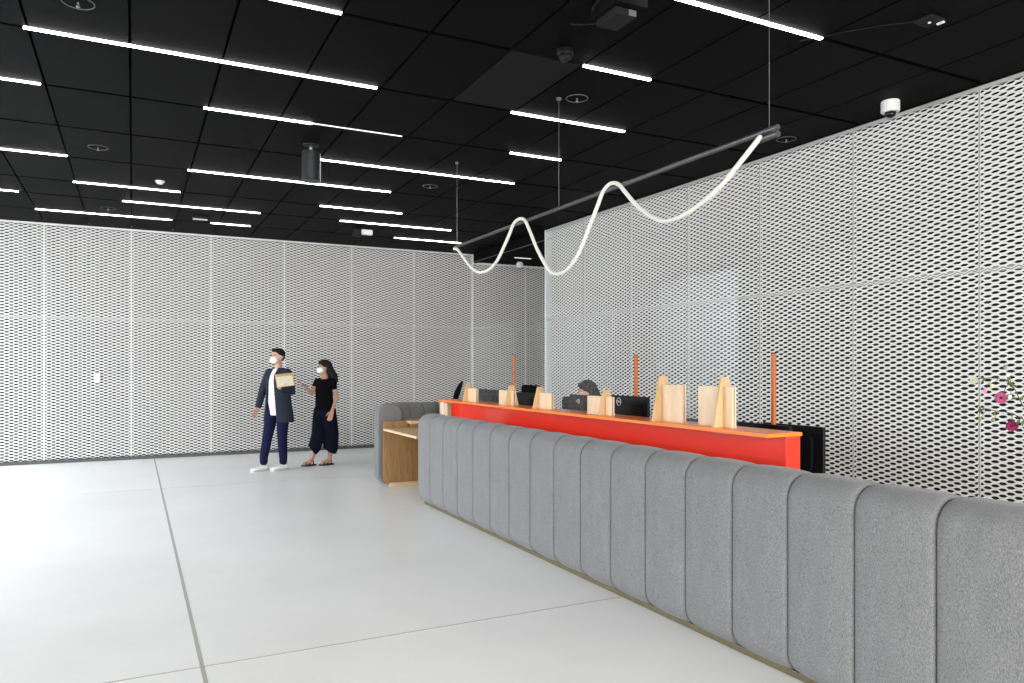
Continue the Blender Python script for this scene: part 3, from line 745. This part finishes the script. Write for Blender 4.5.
def hand(bm, w, d, n, th, s=1.0, curl=.5, spread=.05):
    """wrist w, direction d, palm normal n (palm side), thumb side th"""
    w = Vector(w); d = Vector(d).normalized(); n = Vector(n); n = (n-d*n.dot(d)).normalized()
    tdir = Vector(th); tdir = (tdir-d*tdir.dot(d)-n*tdir.dot(n)).normalized()
    for k in range(4):
        off = (1.5-k)*.0195*s
        base = w + d*.02*s + tdir*off*.7; kn = w + d*.088*s + tdir*off - n*abs(k-1.3)*.001
        jt(bm, [w + tdir*off*.5, base, kn], [.014*s, .0135*s, .0115*s], 10)
        Ls = (.040, .045, .042, .033)[k]*s; p = kn; ang = curl*.5; path = [kn-d*.01*s]; rads = [.0095*s]
        dd = (d + tdir*(1.5-k)*spread).normalized()
        for q, (f_, r_) in enumerate(((1, .0088), (.62, .0082), (.5, .0072))):
            v = (dd*cos(ang)+n*sin(ang)).normalized(); p = p+v*Ls*f_; path.append(p.copy()); rads.append(r_*s); ang += curl*.75
        jt(bm, path, rads, 10)
    b0 = w + d*.025*s + tdir*.026*s
    v1 = (d*.62+tdir*.70+n*.25).normalized(); v2 = (d*.85+tdir*.35+n*.35).normalized()
    jt(bm, [b0-tdir*.010*s, b0+v1*.035*s, b0+v1*.035*s+v2*.032*s, b0+v1*.035*s+v2*.055*s], [.0135*s, .0115*s, .0095*s, .008*s], 10)
def head(bm, c, yaw, s=1.0, pitch=0):
    """face towards local -y rotated by yaw about z. c = head centre"""
    R = Matrix.Rotation(yaw, 3, 'Z') @ Matrix.Rotation(pitch, 3, 'X'); c = Vector(c)
    def p(x, y, z): return c + R @ (Vector((x, y, z))*s)
    def bl(x, y, z, r): ball(bm, p(x, y, z), tuple(q*s for q in r), 18, rot=R)
    bl(0, .012, .025, (.076, .094, .090)); bl(0, -.018, -.035, (.060, .072, .078)); bl(0, -.045, -.088, (.030, .032, .022))
    jt(bm, [p(0, -.085, .018), p(0, -.103, -.022), p(0, -.098, -.030)], [.008*s, .0125*s, .011*s], 10)
    bl(.033, -.062, -.030, (.022, .02, .02)); bl(-.033, -.062, -.030, (.022, .02, .02))
    bl(0, -.078, -.060, (.024, .013, .012))
    bl(0, -.074, .033, (.05, .015, .010))
    for sx in (-1, 1): bl(sx*.077, .012, -.012, (.009, .018, .030))
    return p, R
def face(p, R, parent, s=1.0, lips=True):
    for sx in (-1, 1):
        b = NB(); ball(b, p(sx*.030, -.077, .004), (.013*s, .008*s, .007*s), 12, rot=R); e = finish('eye', b, M['eye'], parent, smooth=True)
        b = NB(); ball(b, p(sx*.030, -.0835, .004), (.0055*s, .003*s, .0055*s), 10, rot=R); finish('iris', b, M['iris'], e, smooth=True)
        b = NB(); tube(b, [p(sx*.014, -.088, .024), p(sx*.030, -.089, .030), p(sx*.050, -.076, .024)], .0035*s, 8, round_ends=True); finish('eyebrow', b, M['hair'], parent, smooth=True)
    if lips:
        b = NB(); ball(b, p(0, -.090, -.058), (.022*s, .005*s, .0075*s), 12, rot=R); finish('lips', b, M['lip'], parent, smooth=True)
def mask(p, R, parent, s=1.0):
    b = NB()
    ball(b, p(0, -.068, -.045), (.060*s, .052*s, .052*s), 20, rot=R)
    o = finish('face_mask', b, M['mask'], parent, smooth=True)
    for sx in (-1, 1):
        b = NB(); tube(b, [p(sx*.05, -.07, -.02), p(sx*.078, -.01, .005), p(sx*.083, .02, .0)], .0018, 6)
        tube(b, [p(sx*.045, -.07, -.07), p(sx*.074, -.01, -.035), p(sx*.083, .02, -.02)], .0018, 6); finish('ear_loop', b, M['mask'], o)
    return o
def shoe(bm, ank, yawdir, L=.27, W_=.046, z0=0):
    """ank: ankle xy; yawdir: toe direction (unit 2d)"""
    d = Vector((yawdir[0], yawdir[1], 0)).normalized(); a = Vector((ank[0], ank[1], 0))
    rows = [(-.065, .030, .075), (-.04, .038, .085), (.0, .040, .085), (.05, .043, .068), (.11, .049, .052), (.16, .047, .042), (.195, .034, .030)]
    side = Vector((-d.y, d.x, 0)); Rr = []
    sc = L/.27
    for s_, w_, h_ in rows:
        c = a + d*s_*sc; ring = []
        for k in range(16):
            th = 2*pi*k/16; x_ = cos(th); z_ = sin(th)
            zz = z0+.012 + (h_*.5)*(1+z_) if True else 0
            ring.append(bm.verts.new(c + side*w_*x_*(1.0 if z_ < .2 else .92) + Vector((0, 0, zz))))
        Rr.append(ring)
    for r0, r1 in zip(Rr, Rr[1:]):
        for k in range(16): bm.faces.new((r0[k], r0[(k+1) % 16], r1[(k+1) % 16], r1[k]))
    bm.faces.new(Rr[0][::-1]); bm.faces.new(Rr[-1])
def sole(bm, ank, yawdir, L=.27, z0=0, t=.022, grow=.004):
    d = Vector((yawdir[0], yawdir[1], 0)).normalized(); a = Vector((ank[0], ank[1], 0)); side = Vector((-d.y, d.x, 0)); sc = L/.27
    outl = [(-.075, 0), (-.066, .028), (-.03, .037), (.04, .040), (.11, .051), (.165, .047), (.195, .030), (.205, 0)]
    pts = [(s_, w_+grow) for s_, w_ in outl] + [(s_, -w_-grow) for s_, w_ in outl[::-1][1:-1]]
    A = [bm.verts.new(a+d*s_*sc+side*w_+Vector((0, 0, z0))) for s_, w_ in pts]; B = [bm.verts.new(a+d*s_*sc+side*w_+Vector((0, 0, z0+t))) for s_, w_ in pts]
    n = len(pts); bm.faces.new(A); bm.faces.new(B[::-1])
    for k in range(n): bm.faces.new((A[k], B[k], B[(k+1) % n], A[(k+1) % n]))

def torso_skin(bm, hipz, shz, sw, hw, neck_top, lean=0):
    loft(bm, [(0, 0, hipz-.10, hw*.7, .08), (0, 0, hipz, hw, .105), (0, -.01, hipz+.18, hw*.82, .09), (0, -.005, shz-.16, sw*.80, .105), (0, 0, shz-.04, sw*.85, .09), (0, .005, shz+.02, sw*.45, .06)], 24)
    jt(bm, [(0, .012, shz-.02), (0, .0, shz+.05), neck_top], [.060, .052, .052])

# ---- man
PH = radians(52)
def local(wx, wy, z, ph=PH):   # world offset -> local coordinates of a figure turned by -ph
    return Vector((wx*cos(ph)-wy*sin(ph), wx*sin(ph)+wy*cos(ph), z))
man = thing('person', 'walking person in long dark navy coat, white shirt and face mask holding brown folders', 'person', (1.89, 11.30, 0), -PH)
shz = 1.44
Lsh = Vector((.185, .0, shz-.03)); Rsh = Vector((-.185, .0, shz-.03))
Lel = Vector((.235, .02, 1.14)); Lwr = local(-.035, -.29, 1.21)
Rel = local(-.20, .17, 1.13); Rwr = local(-.27, .10, .90)
hipL, hipR = Vector((.095, 0, .93)), Vector((-.095, 0, .93))
ankL = local(.065, -.03, .085); kneeL = Vector((.085, -.06, .50))*.5+local(.075, -.07, .50)*.5
ankR = local(-.205, -.01, .095); kneeR = local(-.145, .02, .51)
bm = NB()
torso_skin(bm, .95, shz, .19, .155, (0, -.005, 1.56))
p_, R_h = head(bm, (0, -.015, 1.648), radians(-12), 1.0)
jt(bm, [Lsh, Lel, Lwr], [.048, .040, .027]); jt(bm, [Rsh, Rel, Rwr], [.048, .038, .027])
jt(bm, [hipL, kneeL, ankL], [.082, .055, .036]); jt(bm, [hipR, kneeR, ankR], [.082, .055, .036])
hd = local(.02, -.03, .10)
hand(bm, Lwr, local(.05, -.02, .09), local(.9, .1, 0), local(-.4, -.9, 0), 1.0, curl=.75)
hand(bm, Rwr, local(-.06, -.03, -.10), local(.6, -.7, 0), local(-.6, -.5, .1), 1.0, curl=.45)
fd = local(-.9, -.42, 0)
body = remesh('body', bm, M['skin'], man, .0055, 3)
face(p_, R_h, man, 1.0, lips=False); mask(p_, R_h, man)
b = NB(); ball(b, p_(0, .024, .048), (.083, .094, .080), 20, rot=R_h); ball(b, p_(0, -.045, .098), (.058, .045, .026), 14, rot=R_h); ball(b, p_(0, .07, .0), (.062, .04, .06), 14, rot=R_h)
remesh('hair', b, M['hair'], man, .006, 2)
b = NB(); loft(b, [(0, 0, .80, .165, .115), (0, 0, .92, .168, .118), (0, -.01, 1.15, .150, .112), (0, -.008, 1.30, .165, .118), (0, 0, 1.40, .150, .10), (0, .002, 1.475, .075, .068)], 28)
remesh('shirt', b, M['shirt'], man, .008, 3)
b = NB()
lo = (-68, 232)   # opening at the front, towards -y
loft(b, [(0.0, .01, .70, .245, .18, -66, 240), (0, .008, .85, .226, .168, -68, 238), (0, .0, 1.02, .200, .150, -72, 232), (0, -.004, 1.16, .190, .143, -76, 238), (0, -.003, 1.30, .200, .140, -80, 246), (0, 0, 1.39, .195, .122, -82, 250), (0, .004, 1.45, .150, .095, -74, 248), (0, .01, 1.49, .088, .078, -60, 240)], 40, thick=.020)
jt(b, [Lsh+Vector((-.02, 0, .0)), Lsh*.5+Lel*.5, Lel, Lel*.45+Lwr*.55, Lel*.22+Lwr*.78], [.072, .064, .060, .052, .046])
jt(b, [Rsh+Vector((.02, 0, .0)), Rsh*.5+Rel*.5, Rel, Rel*.45+Rwr*.55, Rel*.15+Rwr*.85], [.072, .063, .057, .050, .046])
remesh('coat', b, M['coat'], man, .0075, 3)
b = NB(); jt(b, [hipL+Vector((0, 0, .03)), hipL, kneeL, ankL+Vector((0, 0, .10)), ankL+Vector((0, 0, .035))], [.10, .105, .073, .060, .056]); jt(b, [hipR+Vector((0, 0, .03)), hipR, kneeR, ankR+Vector((0, 0, .10)), ankR+Vector((0, 0, .035))], [.10, .105, .073, .060, .056])
loft(b, [(0, 0, .84, .165, .11), (0, 0, .92, .17, .115), (0, 0, 1.0, .155, .108)], 24)
remesh('trousers', b, M['jeans'], man, .0075, 3)
for an in (ankL, ankR):
    b = NB(); shoe(b, (an.x, an.y), (fd.x, fd.y), .28); sh = finish('shoe', b, M['shoe'], man, smooth=True)
    b = NB(); sole(b, (an.x, an.y), (fd.x, fd.y), .28); finish('sole', b, M['sole'], sh)
# folders held in the hand
for k, (mm, nm, dy, dz, w_, h_) in enumerate((('parcel', 'folder', 0, 0, .30, .17), ('paper', 'folder', -.012, -.015, .28, .15))):
    pass
FX, FY, FZ = 1.89+.035, 11.30-.335, 1.305
for k, (mm, lab, dx, dy, dz, w_, h_) in enumerate((('parcel', 'brown folder held at the chest by the person in the coat', .0, 0, .01, .26, .19),
                                                  ('paper', 'cream sheaf of papers held in front of the brown folder', .0, -.014, -.005, .23, .145))):
    b = NB(); box(b, -w_/2, w_/2, -.005, .005, -h_/2, h_/2, .002)
    o = finish('folder' if k == 0 else 'paper_sheaf', b, M[mm]); o.location = (FX+dx, FY+dy, FZ+dz); o.rotation_euler = (radians(-14), radians(-6), radians(8)); tag(o, lab, 'folder' if k == 0 else 'papers')

# ---- woman
PW_ = radians(60)
def lw(wx, wy, z): return local(wx, wy, z, PW_)
wo = thing('person', 'walking person in black top and wide dark trousers with long hair, gesturing', 'person', (2.62, 11.55, 0), -PW_)
shz = 1.30
Lsh = Vector((.155, .01, shz-.03)); Rsh = Vector((-.155, .0, shz-.03))
Rel = lw(-.20, .02, 1.10); Rwr = lw(-.30, -.06, 1.20)
Lel = lw(.145, -.17, 1.03); Lwr = lw(.055, -.25, .84)
hipL, hipR = Vector((.085, 0, .86)), Vector((-.085, 0, .86))
ankL = lw(.075, .0, .08); kneeL = lw(.10, -.02, .46); ankR = lw(-.19, .02, .11); kneeR = lw(-.10, .0, .47)
bm = NB()
torso_skin(bm, .88, shz, .16, .15, (0, -.01, 1.41))
pw, Rw = head(bm, (0, -.02, 1.492), radians(-8), .94)
jt(bm, [Lsh, Lel, Lwr], [.042, .034, .023]); jt(bm, [Rsh, Rel, Rwr], [.042, .034, .023])
jt(bm, [hipL, kneeL, ankL], [.078, .05, .032]); jt(bm, [hipR, kneeR, ankR], [.078, .05, .032])
fw = lw(-.92, -.38, 0)
for an in (ankL, ankR): jt(bm, [an, (an.x+fw.x*.05, an.y+fw.y*.05, .05), (an.x+fw.x*.14, an.y+fw.y*.14, .035)], [.032, .034, .024])
hand(bm, Rwr, lw(-.08, -.03, .06), lw(.2, -.3, .8), lw(.3, -.9, .2), .92, curl=.25, spread=.12)
hand(bm, Lwr, lw(-.04, -.04, -.10), lw(.3, .9, 0), lw(-.9, .1, .1), .92, curl=.35)
remesh('body', bm, M['skin2'], wo, .0055, 3)
face(pw, Rw, wo, .94, lips=False); mask(pw, Rw, wo, .94)
b = NB(); ball(b, pw(0, .022, .045), (.086, .094, .082), 20, rot=Rw); ball(b, pw(0, -.03, .085), (.07, .05, .035), 14, rot=Rw)
jt(b, [pw(.055, .05, .06), pw(.09, .06, -.05), pw(.13, .11, -.15), pw(.15, .14, -.22)], [.05, .062, .06, .03])
jt(b, [pw(0, .08, .05), pw(.02, .11, -.07), pw(.06, .14, -.18), pw(.09, .16, -.26)], [.06, .07, .06, .03])
jt(b, [pw(-.055, .05, .05), pw(-.07, .07, -.05), pw(-.05, .11, -.16), pw(-.03, .13, -.22)], [.04, .05, .045, .02])
remesh('hair', b, M['hair2'], wo, .007, 2)
b = NB(); loft(b, [(0, 0, .84, .168, .125), (0, 0, .90, .163, .122), (0, -.01, 1.02, .148, .115), (0, -.014, 1.15, .148, .118), (0, -.004, 1.25, .152, .10), (0, .004, 1.315, .10, .072)], 28)
jt(b, [Lsh+Vector((-.05, 0, 0)), Lsh, Lsh*.66+Lel*.34], [.068, .064, .052]); jt(b, [Rsh+Vector((.05, 0, 0)), Rsh, Rsh*.66+Rel*.34], [.068, .064, .052])
remesh('top', b, M['blackcloth'], wo, .0075, 3)
b = NB(); tube(b, [hipL, hipL*.6+kneeL*.4, kneeL, kneeL*.45+ankL*.55, Vector((ankL.x, ankL.y, .23))], [.108, .112, .110, .114, .118], 20); tube(b, [hipR, hipR*.6+kneeR*.4, kneeR, kneeR*.45+ankR*.55, Vector((ankR.x, ankR.y, .24))], [.106, .108, .10, .098, .10], 20)
loft(b, [(0, 0, .76, .165, .125), (0, 0, .86, .168, .12), (0, 0, .95, .148, .108)], 24)
remesh('trousers', b, M['navycloth'], wo, .0085, 3)
for an in (ankL, ankR):
    b = NB(); sole(b, (an.x, an.y), (fw.x, fw.y), .24, 0, .02); sn = finish('sandal', b, M['sandal'], wo)
    for s_, hh in ((.0, .085), (.07, .058), (.125, .045)):
        cx, cy = an.x+fw.x*s_, an.y+fw.y*s_; sd = Vector((-fw.y, fw.x, 0))
        b = NB(); tube(b, [Vector((cx, cy, .01))+sd*.042, Vector((cx, cy, hh*.75))+sd*.040, Vector((cx, cy, hh)), Vector((cx, cy, hh*.75))-sd*.040, Vector((cx, cy, .01))-sd*.042], [(.014, .004)]*5, 10)
        finish('strap', b, M['sandal'], sn)
    b = NB(); box(b, -.01, .01, -.004, .004, -.01, .01, .002); o = finish('buckle', b, M['buckle'], sn); o.location = Vector((an.x+fw.x*.07, an.y+fw.y*.07, .055))+Vector((-fw.y, fw.x, 0))*.04

# ---- receptionist, seated, facing the counter (-x)
rc = thing('person', 'seated person with long dark hair behind the middle acrylic screen', 'person', (4.62, 7.20, 0), -pi/2)
bm = NB()
zs = 1.02
loft(bm, [(0, .05, .50, .16, .12), (0, .05, .60, .155, .11), (0, .03, .75, .13, .095), (0, .01, .90, .145, .105), (0, .0, 1.0, .14, .085), (0, 0, 1.05, .08, .06)], 24)
jt(bm, [(0, .0, 1.02), (0, -.01, 1.08), (0, -.02, 1.14)], [.055, .047, .048])
pr_, Rr_ = head(bm, (0, -.04, 1.222), radians(-10), .95, radians(12))
for sx in (-1, 1):
    jt(bm, [(sx*.085, .04, .56), (sx*.10, -.36, .56), (sx*.10, -.40, .30), (sx*.10, -.42, .09)], [.085, .06, .05, .036])
    jt(bm, [(sx*.155, 0, .99), (sx*.21, -.08, .76), (sx*.12, -.33, .775)], [.042, .035, .023])
    hand(bm, (sx*.12, -.33, .775), (-sx*.1, -1, -.05), (0, 0, -1), (-sx, 0, 0), .92, curl=.35)
    jt(bm, [(sx*.10, -.42, .06), (sx*.10, -.54, .035)], [.036, .028])
remesh('body', bm, M['skin'], rc, .006, 3)
face(pr_, Rr_, rc, .95)
b = NB(); ball(b, pr_(0, .022, .05), (.088, .095, .086), 20, rot=Rr_); ball(b, pr_(0, -.035, .09), (.068, .05, .03), 14, rot=Rr_)
for sx in (-1, 1): jt(b, [pr_(sx*.062, .03, .06), pr_(sx*.088, .035, -.03), pr_(sx*.095, .04, -.13), pr_(sx*.10, .03, -.22)], [.04, .038, .04, .02])
jt(b, [pr_(0, .08, .05), pr_(0, .10, -.06), pr_(0, .10, -.18), pr_(0, .10, -.26)], [.055, .065, .07, .04])
remesh('hair', b, M['hair2'], rc, .007, 2)
b = NB(); loft(b, [(0, .05, .50, .172, .13), (0, .05, .60, .167, .122), (0, .03, .75, .143, .108), (0, .01, .90, .158, .118), (0, .0, 1.0, .15, .095), (0, 0, 1.055, .088, .068)], 24)
for sx in (-1, 1): jt(b, [(sx*.145, 0, .985), (sx*.21, -.08, .76), (sx*.145, -.27, .772)], [.055, .046, .034])
remesh('sweater', b, M['navycloth'], rc, .008, 3)
b = NB()
for sx in (-1, 1): jt(b, [(sx*.085, .05, .57), (sx*.10, -.36, .565), (sx*.10, -.41, .30), (sx*.10, -.42, .13)], [.098, .072, .062, .056])
remesh('trousers', b, M['blackcloth'], rc, .008, 3)
for sx in (-1, 1):
    b = NB(); shoe(b, (sx*.10, -.42), (0, -1), .25); finish('shoe', b, M['sandal'], rc, smooth=True)

# ------------------------------------------------------------------ flowers at the right edge
vx, vy = 3.66, 1.50
va = thing('glass_vase', 'clear glass vase just beyond the right edge holding the pink flowers', 'vase', (vx, vy, .74))
b = NB(); lathe(b, [(0, 0), (.045, 0), (.052, .02), (.05, .14), (.038, .22), (.045, .26), (.042, .26), (.034, .22), (.046, .14), (.047, .03), (0, .015)], seg=32); finish('vessel', b, M['glass'], va, smooth=True)
def wp(u, v, X):      # a design-time pixel turned into a place on the plane x = X
    s_, c_ = sin(radians(26.8)), cos(radians(26.8)); t_ = (u-512)/750; d = X/(s_+t_*c_)
    return Vector((X, d*(c_-t_*s_), 1.5-d*(v-367)/750))
def bloom(parent, c, axis, r, mat, n=9, name='blossom'):
    b = NB(); axis = Vector(axis).normalized(); u_ = axis.orthogonal().normalized(); v_ = axis.cross(u_)
    for ring, (rr, up, m_n) in enumerate(((r, .15, n), (r*.72, .45, n-2))):
        for k in range(m_n):
            a = 2*pi*k/m_n+ring*.3; o = u_*cos(a)+v_*sin(a); side = axis.cross(o)
            rows = []
            for s_, w_, l_ in ((.1, .12, 0), (.4, .30, up*.5), (.75, .36, up), (1.0, .16, up*.8)):
                mid = c + o*rr*s_ + axis*rr*l_
                rows.append([b.verts.new(mid-side*rr*w_+axis*rr*.05), b.verts.new(mid), b.verts.new(mid+side*rr*w_+axis*rr*.05)])
            for r0, r1 in zip(rows, rows[1:]):
                for q in range(2): b.faces.new((r0[q], r0[q+1], r1[q+1], r1[q]))
    bmesh.ops.solidify(b, geom=b.faces[:], thickness=.0012)
    o = finish(name, b, mat, parent, smooth=True)
    b = NB(); ball(b, c+axis*r*.2, r*.22, 10); finish('flower_centre', b, M['flcenter'] if mat != M['petal_white'] else M['logo_y'], o, smooth=True)
    return o
def leaf(parent, a, d, L, w, mat=None):
    a = Vector(a); d = Vector(d).normalized(); s_ = d.cross(Vector((.5, .6, .6))).normalized(); up = s_.cross(d)
    b = NB(); rows = []
    for t_, ww in ((0, .1), (.3, .8), (.6, 1), (.85, .6), (1, .08)):
        c = a+d*L*t_+up*L*.12*sin(pi*t_); rows.append([b.verts.new(c-s_*w*ww), b.verts.new(c-up*w*.2), b.verts.new(c+s_*w*ww)])
    for r0, r1 in zip(rows, rows[1:]):
        for q in range(2): b.faces.new((r0[q], r0[q+1], r1[q+1], r1[q]))
    bmesh.ops.solidify(b, geom=b.faces[:], thickness=.0008)
    return finish('leaf', b, mat or M['leaf'], parent, smooth=True)
toC = Vector((-.85, -.45, .12))
X1 = 3.55
def spray(label, pix, blooms, leaves, buds=()):
    t = thing('flower_stem', label, 'flower', (vx, vy, .78), group=None)
    off = -Vector((vx, vy, .78))
    P = [Vector((vx, vy, .79)), Vector((vx-.01, vy+.01, .99))] + [wp(u, v, X1) for u, v in pix]
    pp = [q+off for q in catmull(P, 5)]
    n = len(pp); b = NB(); tube(b, pp, [.003-.0015*k/n for k in range(n)], 7, round_ends=True); st = finish('stem', b, M['stem'], t, smooth=True)
    for (u0, v0, u, v, r, mt) in blooms:
        c = wp(u, v, X1)+off
        b = NB(); tube(b, [wp(u0, v0, X1)+off, (wp(u0, v0, X1)+c+2*off)*.5-off*1+Vector((0, 0, .004)) if False else (wp(u0, v0, X1)+off+c)*.5+Vector((0, 0, .005)), c-toC*.01], .0014, 6); finish('twig', b, M['stem'], t)
        bloom(t, c, toC, r, M[mt])
    for (u, v, du, dv, L) in leaves:
        a = wp(u, v, X1)+off; e = wp(u+du, v+dv, X1)+off
        leaf(t, a, e-a, L, L*.24)
    for (u0, v0, u, v, mt) in buds:
        a = wp(u0, v0, X1)+off; c = wp(u, v, X1)+off
        b = NB(); tube(b, [a, (a+c)*.5+Vector((0, 0, .004)), c], .0011, 6); finish('twig', b, M['stem'], t)
        b = NB(); ball(b, c, (.008, .008, .011), 10); finish('bud', b, M[mt], t, smooth=True)
spray('pink flower spray at the right edge with a white blossom at its tip', [(1060, 450), (1034, 420), (1022, 404), (1014, 388), (1004, 380), (990, 378), (978, 379)],
      [(990, 378, 974, 380, .019, 'petal_white'), (1008, 384, 1001, 398, .027, 'petal_pink')],
      [(1013, 388, -6, -10, .035), (1008, 382, 4, -12, .03), (1018, 398, -9, 2, .032), (985, 378, -3, 6, .025), (1020, 402, 5, -9, .03), (1011, 385, 8, 3, .03)],
      [(1012, 386, 1005, 367, 'leaf'), (1012, 386, 1008, 375, 'petal_white'), (998, 379, 992, 386, 'logo_y'), (992, 379, 985, 391, 'petal_pink'), (1012, 388, 1010, 397, 'petal_white')])
spray('magenta flower spray at the right edge, the lower of the two', [(1062, 462), (1040, 436), (1024, 420), (1010, 413), (996, 411), (984, 408), (977, 405)],
      [(1012, 414, 1012, 426, .025, 'petal_mag')],
      [(984, 408, -4, 5, .025), (980, 407, -1, 12, .03), (996, 411, -4, 8, .026), (1020, 419, -6, 14, .03), (976, 405, -6, -1, .02), (1024, 420, -3, 10, .03)],
      [(1000, 411, 993, 420, 'leaf'), (988, 409, 980, 419, 'leaf')])

# ------------------------------------------------------------------ camera and light
cam = bpy.data.cameras.new('camera'); co = bpy.data.objects.new('camera', cam); COL.objects.link(co)
cam.lens = 36*750/1024; cam.sensor_width = 36; cam.shift_y = 25.5/1024; cam.clip_start = .05; cam.clip_end = 200
co.location = (0, 0, 1.5); co.rotation_euler = (radians(90), 0, radians(-26.8))
SC.camera = co
w = bpy.data.worlds.new('world'); SC.world = w; w.use_nodes = True
bg = w.node_tree.nodes['Background']; bg.inputs[0].default_value = (.86, .92, 1, 1); bg.inputs[1].default_value = 1.0
def area(name, loc, rot, sx, sy, power, col):
    l = bpy.data.lights.new(name, 'AREA'); l.shape = 'RECTANGLE'; l.size = sx; l.size_y = sy; l.energy = power; l.color = col
    o = bpy.data.objects.new(name, l); COL.objects.link(o); o.location = loc; o.rotation_euler = rot
    return o
# daylight: bright sky outside, coming down through the glazed left side and the glazed side behind the camera
area('sky_left', (-9.6, 12, 4.8), (0, radians(-68), 0), 6, 17, 4700, (.87, .935, 1))
area('sky_front', (.5, -8.6, 4.6), (radians(68), 0, 0), 15, 7, 5600, (1, .985, .955))
b = NB(); box(b, -40, 40, -40, YB+.3, -.35, -.21)  # unseen ground added to block sky light from below and bounce daylight
struct(finish('ground', b, plain('outdoor_paving', (.42, .41, .39), .8)))

SC.view_settings.view_transform = 'Standard'; SC.view_settings.look = 'None'
SC.view_settings.gamma = 1; SC.view_settings.exposure = 0.36
SC.view_settings.use_curve_mapping = False
SC.cycles.use_denoising = True
SC.cycles.use_adaptive_sampling = True; SC.cycles.adaptive_threshold = .03; SC.cycles.adaptive_min_samples = 24
SC.cycles.max_bounces = 8; SC.cycles.diffuse_bounces = 4; SC.cycles.transparent_max_bounces = 16
